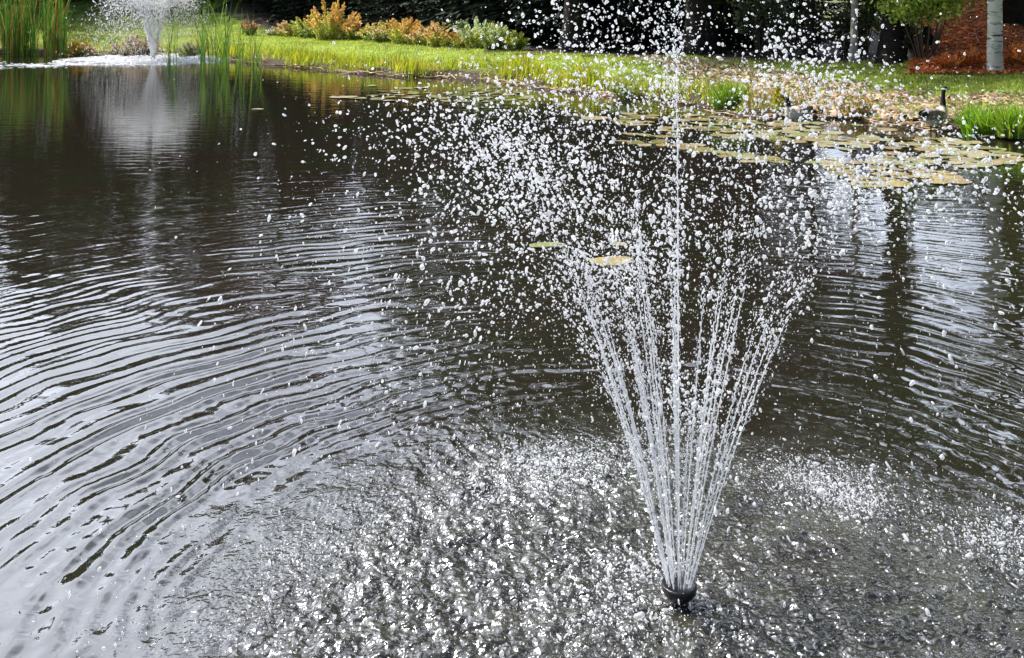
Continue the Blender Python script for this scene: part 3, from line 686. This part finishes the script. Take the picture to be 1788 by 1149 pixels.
for q in range(14):
    xx = -15+q*1.65+g.normal()*.3; yy = float(forest_edge(xx))+8+g.normal()*.8; place_spruce(xx, yy, q % 3, (.95+.25*g.random())*(.68 if xx < -1.5 else 1), BK)
for q in range(18):
    xx = -31+q*2.5; yy = 47+g.normal()*1.5-(q > 12)*6; place_spruce(xx, yy, q % 3, (1.0+.3*g.random())*(.82 if xx > -13 else 1), 'dark spruce at the back of the wood')
for q, (a, b) in enumerate([(11.5, 38), (14.5, 40), (17.5, 41), (20.5, 43), (23.5, 42), (9, 41)]): place_spruce(a, b, q % 3, .55, 'dark spruce behind the rust slope', 'spruces behind the rust slope')
for q in range(7):      # shading the slope at the left
    place_spruce(-30+q*2.2, (37 if q < 4 else 43)+g.normal()*.6, q % 3, .95, 'dark spruce at the top of the shaded left slope', 'spruces on the left slope')
# big dark trunks and broadleaved trees on the right
def at(xp, ybase, z=.45):
    for _ in range(8): p = px(xp, ybase, z); z = .5*z+.5*max(.3, float(height(p[0], p[1])))
    return p[0], p[1]
DK = (.022, .018, .016)
x_, y_ = at(1222, 95); broadleaf(x_, y_, 17, .36, 4.6, 4.5, 'massive dark trunked tree right of the centre stream', [(.035, .06, .018), (.05, .07, .02), (.03, .045, .02)], DK, nleaf=9000, ncl=34, leaf=.28, lean=(0, -.08))
x_, y_ = at(1562, 110); broadleaf(x_, y_, 19, .27, 4.6, 5.5, 'dark trunked tree behind the drops left of the green leaves', [(.04, .07, .02), (.06, .08, .02), (.03, .045, .02)], DK, nleaf=9000, ncl=34, leaf=.28)
x_, y_ = at(1414, 100); broadleaf(x_, y_, 15, .10, 3.6, 4.2, 'slender dark tree behind the grey leaved bush', [(.05, .07, .02), (.08, .08, .02)], DK, nleaf=5000)
x_, y_ = at(1490, 110); broadleaf(x_, y_, 11, .075, 2.2, 4.2, 'thin pale stemmed tree left of the dark trunk', [(.08, .11, .03)], (.35, .31, .27), nleaf=2500, ncl=16, leaf=.16)
x_, y_ = at(1592, 104); broadleaf(x_, y_, 10, .065, 2.0, 1.9, 'thin pale stemmed tree right of the dark trunk', [(.20, .30, .05), (.14, .22, .04)], (.34, .29, .24), nleaf=3500, ncl=16, leaf=.12,
          low=[(.9, -.3, 1.75, .5), (1.5, -.4, 1.6, .5), (.5, -.5, 1.6, .35), (2.0, -.3, 1.9, .5), (1.2, -.6, 1.35, .3)])
x_, y_ = at(1737, 126); broadleaf(x_, y_, 19, .135, 4.6, 8.4, 'white barked birch trunk on the rust coloured slope', [(.10, .14, .03), (.07, .10, .02), (.16, .15, .03)], name='birch_tree', cat='birch', nleaf=9000, ncl=34, birch=True, leaf=.22)
x_, y_ = at(1800, 112); broadleaf(x_+.8, y_+1.0, 4.6, .06, 1.5, 1.7, 'small green and yellow leaved tree right of the birch', [(.24, .34, .05), (.45, .42, .06)], nleaf=4500, ncl=18, leaf=.12,
          low=[(-1.0, -.3, 1.8, .5), (-.6, -.5, 1.5, .45), (-1.5, 0, 2.0, .4)])
RU = [(.74, .23, .06), (.82, .36, .12), (.56, .16, .05)]
for a in [(1655, 106, 82, 60, 'rust red bracken at the left of the slope'), (1698, 100, 72, 64, 'rust red bracken beside the left of the birch trunk'), (1772, 104, 70, 56, 'rust red bracken right of the birch trunk'),
          (1790, 74, 40, 50, 'orange bracken high on the slope at the right edge')]:
    shrub(*a, RU, RU, 'bracken', 'bracken', .8, .07)
# bushy undergrowth to the right of centre
def bush(xp, yb, yt, wpx, label, cols, leaf=.09, n=2600, dy=0, zlo=.25):
    x, y = at(xp, yb); y += dy; z = float(height(x, y)); dep = y; h = (yb-yt)/F*dep; w = wpx/F*dep/2
    root = tag(empty('bush', (x, y, z)), label, 'bush'); T = MB(); cs = []; rs = []
    for q in range(22):
        a = g.random()*6.28; r_ = w*math.sqrt(g.random())*.85; zz = h*g.uniform(zlo, .95); c_ = np.array([r_*math.cos(a), r_*math.sin(a)*.7, zz])
        cs.append(c_); rs.append(.26*min(w, h)*g.uniform(.6, 1.2)); limb(T, np.array([c_[0]*.2, c_[1]*.2, -.03]), c_, .018, .005, (.12, .09, .07), 5, 5)
    T.build('stems', BARK, root); cs = np.array(cs); rs = np.array(rs); pk = g.integers(0, 22, n)
    o = g.normal(size=(n, 3)); o *= (rs[pk]*.7)[:, None]
    cc = np.array(cols)[g.integers(0, len(cols), n)]*(1+.25*g.normal(size=(n, 1)))
    p = cs[pk]+o; p[:, 2] = np.abs(p[:, 2])
    v, f, c = cards(p, leaf*g.uniform(.6, 1.3, n), leaf*g.uniform(.4, .7, n), None, np.clip(cc, .01, .8), g); mesh('foliage', v, f, LEAF, root, c, False)
bush(1345, 98, -25, 120, 'grey green leafy bush right of the massive dark trunk', [(.20, .23, .12), (.13, .16, .07), (.30, .32, .20), (.06, .07, .03)], n=5200, dy=.8)
bush(1285, 96, -30, 70, 'yellow green bush glimpsed beside the massive dark trunk', [(.30, .38, .04), (.15, .2, .04)], n=1800, dy=2.5)
bush(1440, 102, 10, 90, 'olive undergrowth bush between the slender trees', [(.09, .11, .04), (.16, .16, .06), (.05, .06, .03)], n=3200, dy=1.2)
bush(1520, 106, 30, 70, 'low dark bush left of the second dark trunk', [(.06, .08, .03), (.12, .12, .05)], n=2000, dy=1.6)
bush(1665, 104, -30, 150, 'bright green leafy bush hanging above the rust slope', [(.46, .60, .10), (.34, .48, .08), (.56, .64, .16)], n=3400, dy=1.3, zlo=.62, leaf=.11)
bush(1612, 90, -30, 60, 'leafy green undergrowth behind the thin pale stem', [(.16, .22, .04), (.08, .11, .03)], n=2400, dy=3.5)
bush(1640, 96, 40, 50, 'dark shrub at the left foot of the rust slope', [(.03, .035, .02), (.05, .05, .03)], n=1600, dy=1.0)
# wood farther back on the right, seen mostly mirrored in the pond
SPEC = [(2.8, 29, 17), (5.2, 31, 16), (6.6, 27, 19), (4.0, 35, 18), (1.0, 33, 15), (-2.2, 39, 14), (7.2, 34, 16)]
broadleaf(1.6, 25.5, 16, .3, 4.8, 4.5, 'broad dark tree added to shade the lawn right of the shrubs', [(.05, .07, .02), (.035, .05, .02)], DK, nleaf=9000, ncl=34, leaf=.28, lean=(0, -.08))  # added tree, its crown placed to throw shade on the lawn
for q, (a, b, H) in enumerate(SPEC):
    broadleaf(a, b, H, .2, 4.0, 3.4, 'broadleaved tree standing deep in the shaded wood', [(.05, .07, .02), (.035, .05, .02), (.08, .08, .025)], DK, nleaf=5500, ncl=28, leaf=.32, group='deep wood trees')
for q, (a, b, H, cc) in enumerate([(-6, 40, 11, [(.16, .05, .025), (.10, .04, .02)]), (-9.5, 41, 13, [(.06, .07, .02), (.12, .06, .02)]), (-26, 44, 13, [(.05, .07, .02), (.04, .05, .02)]), (-19, 45, 12, [(.05, .06, .02), (.09, .07, .02)])]):
    broadleaf(a, b, H, .2, 3.6, 3, ['red brown autumn tree rising behind the spruces', 'mixed green and russet tree behind the spruces', 'green tree far back at the left edge', 'olive tree far back on the left slope'][q], cc, DK, nleaf=5000, leaf=.32)
for q, (a, b) in enumerate([(-21, 41.5), (-17.3, 43.5), (-13.6, 42.5), (-10.2, 44.5), (-24.5, 39)]):  # added trees whose crowns throw shade on the left slope
    broadleaf(a, b, 12.5+.5*q, .17, 3.6, 2.8, 'dark leafed tree added to shade the slope behind the distant fountain', [(.04, .06, .02), (.06, .06, .02)], DK, nleaf=5000, leaf=.3, group='trees added to shade the left slope')
# tall trees on the right shore whose crowns arch over the pond
for q, (a, b, H, c0) in enumerate([(13.0, 13.5, 19, 6.0), (14.0, 7.5, 18, 5.0), (11.5, 22.5, 21, 11)]):
    broadleaf(a, b, H, .28, 5.0, c0, ['tall tree on the right shore nearest the pond path', 'tall tree on the right shore beyond the frame', 'tall tree high above the rust slope'][q], [(.05, .08, .02), (.08, .10, .02)], DK, nleaf=9000, ncl=36, leaf=.3)

# ------------------------------------------------------------------ lily pads
def pad_mesh(seed, cols):
    g2 = np.random.default_rng(seed); n = 34; a = np.linspace(.12, 2*np.pi-.12, n)
    rad = 1+.04*np.sin(a*3+g2.random()*6)+.03*g2.normal(size=n); rings_ = [0.0, .35, .7, .93, 1.0]
    v, c = [], []; c0 = np.array(cols[0]); c1 = np.array(cols[1]); ph = g2.random()*6
    curl = g2.uniform(.02, .09)
    for k, q in enumerate(rings_):
        for i_, aa in enumerate(a):
            zz = .012*q+(curl*max(0, math.sin(aa+ph))**3 if q > .9 else 0)+.006*g2.normal()*q
            v.append((q*rad[i_]*math.cos(aa), q*rad[i_]*math.sin(aa), zz+.02))
            t = np.clip(.5+.5*math.sin(2*aa+ph)*q+.25*g2.normal(), 0, 1); c.append(c0*t+c1*(1-t))
    m = len(v); v += [(x_, y_, z_-.02) for x_, y_, z_ in v]; c += c
    f = []
    for k in range(len(rings_)-1):
        for i_ in range(n-1):
            A, B_, C_, D_ = k*n+i_, k*n+i_+1, (k+1)*n+i_+1, (k+1)*n+i_
            f.append((A, D_, C_, B_)); f.append((m+A, m+B_, m+C_, m+D_))
    k = (len(rings_)-1)*n
    for i_ in range(n-1): f.append((k+i_, m+k+i_, m+k+i_+1, k+i_+1))
    return np.array(v), np.array(f), np.array(c)
PC = [[(.24, .28, .10), (.32, .28, .12)], [(.32, .27, .13), (.27, .20, .10)], [(.22, .28, .10), (.30, .31, .15)], [(.40, .37, .15), (.36, .27, .10)], [(.32, .31, .20), (.42, .38, .26)], [(.13, .18, .06), (.26, .20, .08)]]  # the pale greyish pair has glare off the pads put into its colour
pads = []
for k in range(6):
    v, f, c = pad_mesh(200+k, PC[k]); pads.append((v, f, c))
cache = {}
def pad(x, y, r, k, label, group=None, rz=None):
    if k in cache: o = cache[k].copy(); COL.objects.link(o)
    else:
        v, f, c = pads[k]; o = mesh('lily_pad', v, f, PAD, None, c*np.array([.66, .62, .52])); cache[k] = o
        if 'group' in o: del o['group']
    o.location = (x, y, .002+.004*g.random()); o.rotation_euler = (R(1.5)*g.normal(), R(1.5)*g.normal(), g.random()*6.28 if rz is None else rz); o.scale = (r, r*(.72 if rz is not None else 1), r*.5+.08)
    tag(o, label, 'lily pad')
    if group: o['group'] = group
    elif 'group' in o: del o['group']
    return o
q = px(956, 430); pad(q[0], q[1], .145, 2, 'pale green lily pad floating alone left of the centre stream', rz=.1)
q = px(1070, 457); pad(q[0], q[1], .16, 3, 'yellow and brown lily pad nearest the fountain', rz=-.1)
q = px(1082, 427); pad(q[0], q[1], .06, 4, 'small thin lily pad behind the yellow and brown one')
q = px(600, 170); pad(q[0], q[1], .26, 4, 'lily pad paled like glare, alone at the left of the far pads'); q = px(615, 172); pad(q[0]+.1, q[1], .16, 2, 'small green lily pad touching the paled one')
q = px(450, 191); pad(q[0], q[1], .10, 4, 'tiny lily pad below the sparse reeds')
q = px(1040, 207); pad(q[0], q[1], .22, 4, 'pale lily pad left of the right hand raft')
cnt = 0; placed = []
while cnt < 46:                                  # far pads in front of the grass
    xp = g.uniform(648, 930); yc = np.interp(xp, [648, 900, 960], [164, 167, 176]); yp = yc+g.normal()*5
    q = px(xp, yp)
    if sdf(np.array([q[0]]), np.array([q[1]]))[0] > -.35: continue
    if any((q[0]-a)**2+(q[1]-b)**2 < .24**2 for a, b in placed): cnt += .05; continue
    placed.append((q[0], q[1])); pad(q[0], q[1], g.uniform(.09, .15), int(g.choice([4, 2, 2, 5])), 'pale lily pad in the thin raft before the grass bank', 'pads in the thin far raft'); cnt += 1
cnt = 0; placed = []
pn = SineNoise(12, .8, 2.5, 66)
while cnt < 215:                                 # the big raft on the right
    xp = g.uniform(1085, 1770); yp = g.uniform(196, 330)
    lo = np.interp(xp, [1085, 1200, 1330, 1480, 1600, 1770], [198, 198, 212, 216, 232, 258]); hi = np.interp(xp, [1085, 1200, 1330, 1460, 1500, 1700, 1770], [250, 262, 285, 300, 328, 318, 285])
    if not lo < yp < hi: continue
    q = px(xp, yp); P2 = np.array([q[0]]), np.array([q[1]])
    if sdf(*P2)[0] > -.3: continue
    dens = .5+.35*pn(*P2)[0]-(.55 if (1230 < xp < 1440 and yp > 245) else 0)
    if g.random() > dens: cnt += .01; continue
    if any((q[0]-a)**2+(q[1]-b)**2 < .125**2 for a, b in placed): cnt += .03; continue
    placed.append((q[0], q[1])); k = 3 if (yp > 300 and xp > 1470 and g.random() < .7) else int(g.choice([0, 1, 2, 4, 5, 1, 4])); pad(q[0], q[1], g.uniform(.09, .16), k, 'lily pad in the broad raft on the right of the pond', 'pads in the broad right raft'); cnt += 1

# ------------------------------------------------------------------ geese
def goose(x, y, z, rz, label, stand, neckh=.42, turn=0.0):
    root = tag(empty('goose', (x, y, z), rz), label, 'goose'); root.scale = (.86, .86, .86)
    zb = .30 if stand else .10                   # body axis height; faces +X
    P = [(-.36, 0, zb+.06), (-.30, 0, zb+.05), (-.20, 0, zb+.03), (-.08, 0, zb+.01), (.05, 0, zb), (.15, 0, zb+.01), (.22, 0, zb+.05), (.26, 0, zb+.12), (.275, 0, zb+.20),
         (.275, 0, zb+neckh*.75), (.28, 0, zb+neckh*.9), (.30, 0, zb+neckh), (.335, 0, zb+neckh+.012), (.375, 0, zb+neckh), (.39, 0, zb+neckh-.004)]
    r_ = [.012, .055, .10, .135, .145, .135, .105, .065, .042, .030, .032, .040, .040, .026, .012]
    s = np.arange(len(P)); ss = np.linspace(0, len(P)-1, 57)
    P = np.stack([np.interp(ss, s, np.array(P)[:, k]) for k in range(3)], 1); r_ = np.interp(ss, s, r_)
    for _ in range(3): P[1:-1] = (P[:-2]+2*P[1:-1]+P[2:])/4; r_[1:-1] = (r_[:-2]+2*r_[1:-1]+r_[2:])/4
    v, f, ri = tube(P, r_, 18, ax=(0, 1, 0)); u = ss[ri]
    c = np.tile(np.array([.20, .16, .125]), (len(v), 1))
    c[(u > 4.2) & (u < 7.4)] = (.52, .47, .40)      # pale breast
    c[(u < 4.6) & (v[:, 2] < zb-.03)] = (.55, .52, .47)
    c[u < 1.2] = (.01, .01, .01); c[u >= 7.6] = (.008, .008, .009)
    c[(u > 10.7) & (u < 12.1) & (v[:, 2] < zb+neckh+.012) & (np.abs(v[:, 1]) > .012)] = (.75, .74, .7)
    # close the ends
    n0 = len(v); v = np.vstack([v, P[:1], P[-1:]]); c = np.vstack([c, c[:1], c[-1:]])
    body = mesh('body', v, f, FEATHER, root, c)
    B = MB()
    bill = np.array([(.375, 0, zb+neckh), (.40, 0, zb+neckh-.006), (.425, 0, zb+neckh-.014), (.44, 0, zb+neckh-.018)]); v, f, _ = tube(bill, np.array([.018, .015, .010, .003]), 8, ax=(0, 1, 0)); B.add(v, f, (.01, .01, .01)); B.build('bill', FEATHER, root)
    for sgn in (-1, 1):
        w = np.linspace(0, 1, 12); pts = np.stack([.14-.50*w, sgn*(.118-.085*w**1.6), zb+.055+.03*w], 1); v, f, ri = tube(pts, .075*np.sin(np.pi*np.clip(w*.93+.05, 0, 1))**.6+.002, 10, ax=(0, sgn, 0), flat=.28 if False else .9)
        v[:, 1] = pts[ri, 1]+(v[:, 1]-pts[ri, 1])*.35
        cc = np.tile(np.array([.17, .13, .10]), (len(v), 1)); cc[ri > 8] = (.02, .018, .015); cc[(ri % 3 == 0)] *= 1.7
        mesh('wing', v, f, FEATHER, root, cc)
        tv, tf = ico(1); mesh('eye', tv*.006+np.array([.325, sgn*.036, zb+neckh+.016]), tf, PLASTIC, root)
        if stand:
            pts = np.array([(.0, sgn*.05, zb-.08), (.01, sgn*.05, zb-.18), (.0, sgn*.05, .01), (.0, sgn*.05, -.02)]); v, f, _ = tube(pts, np.array([.022, .012, .010, .010]), 7, ax=(0, 1, 0))
            leg = mesh('leg', v, f, PLASTIC, root)
            fv = np.array([(-.01, 0, .004), (.09, -.035, 0), (.10, 0, .002), (.09, .035, 0), (-.01, 0, .014), (.09, -.035, .006), (.10, 0, .010), (.09, .035, .006)])+np.array([0, sgn*.05, 0])
            mesh('foot', fv, [(0, 1, 2, 3), (4, 7, 6, 5), (0, 4, 5, 1), (0, 3, 7, 4), (1, 5, 6, 2), (2, 6, 7, 3)], PLASTIC, root, smooth=False)
q = px(1392, 208); goose(q[0], q[1]-.05, 0, R(215), 'goose floating low by the bank with its neck drawn in', False, .33)
q = px(1630, 231); goose(q[0], q[1], -.05, R(35), 'goose standing at the waterline with its black neck stretched up', True, .44)
print('verts', sum(len(o.data.vertices) for o in COL.objects if o.type == 'MESH'))
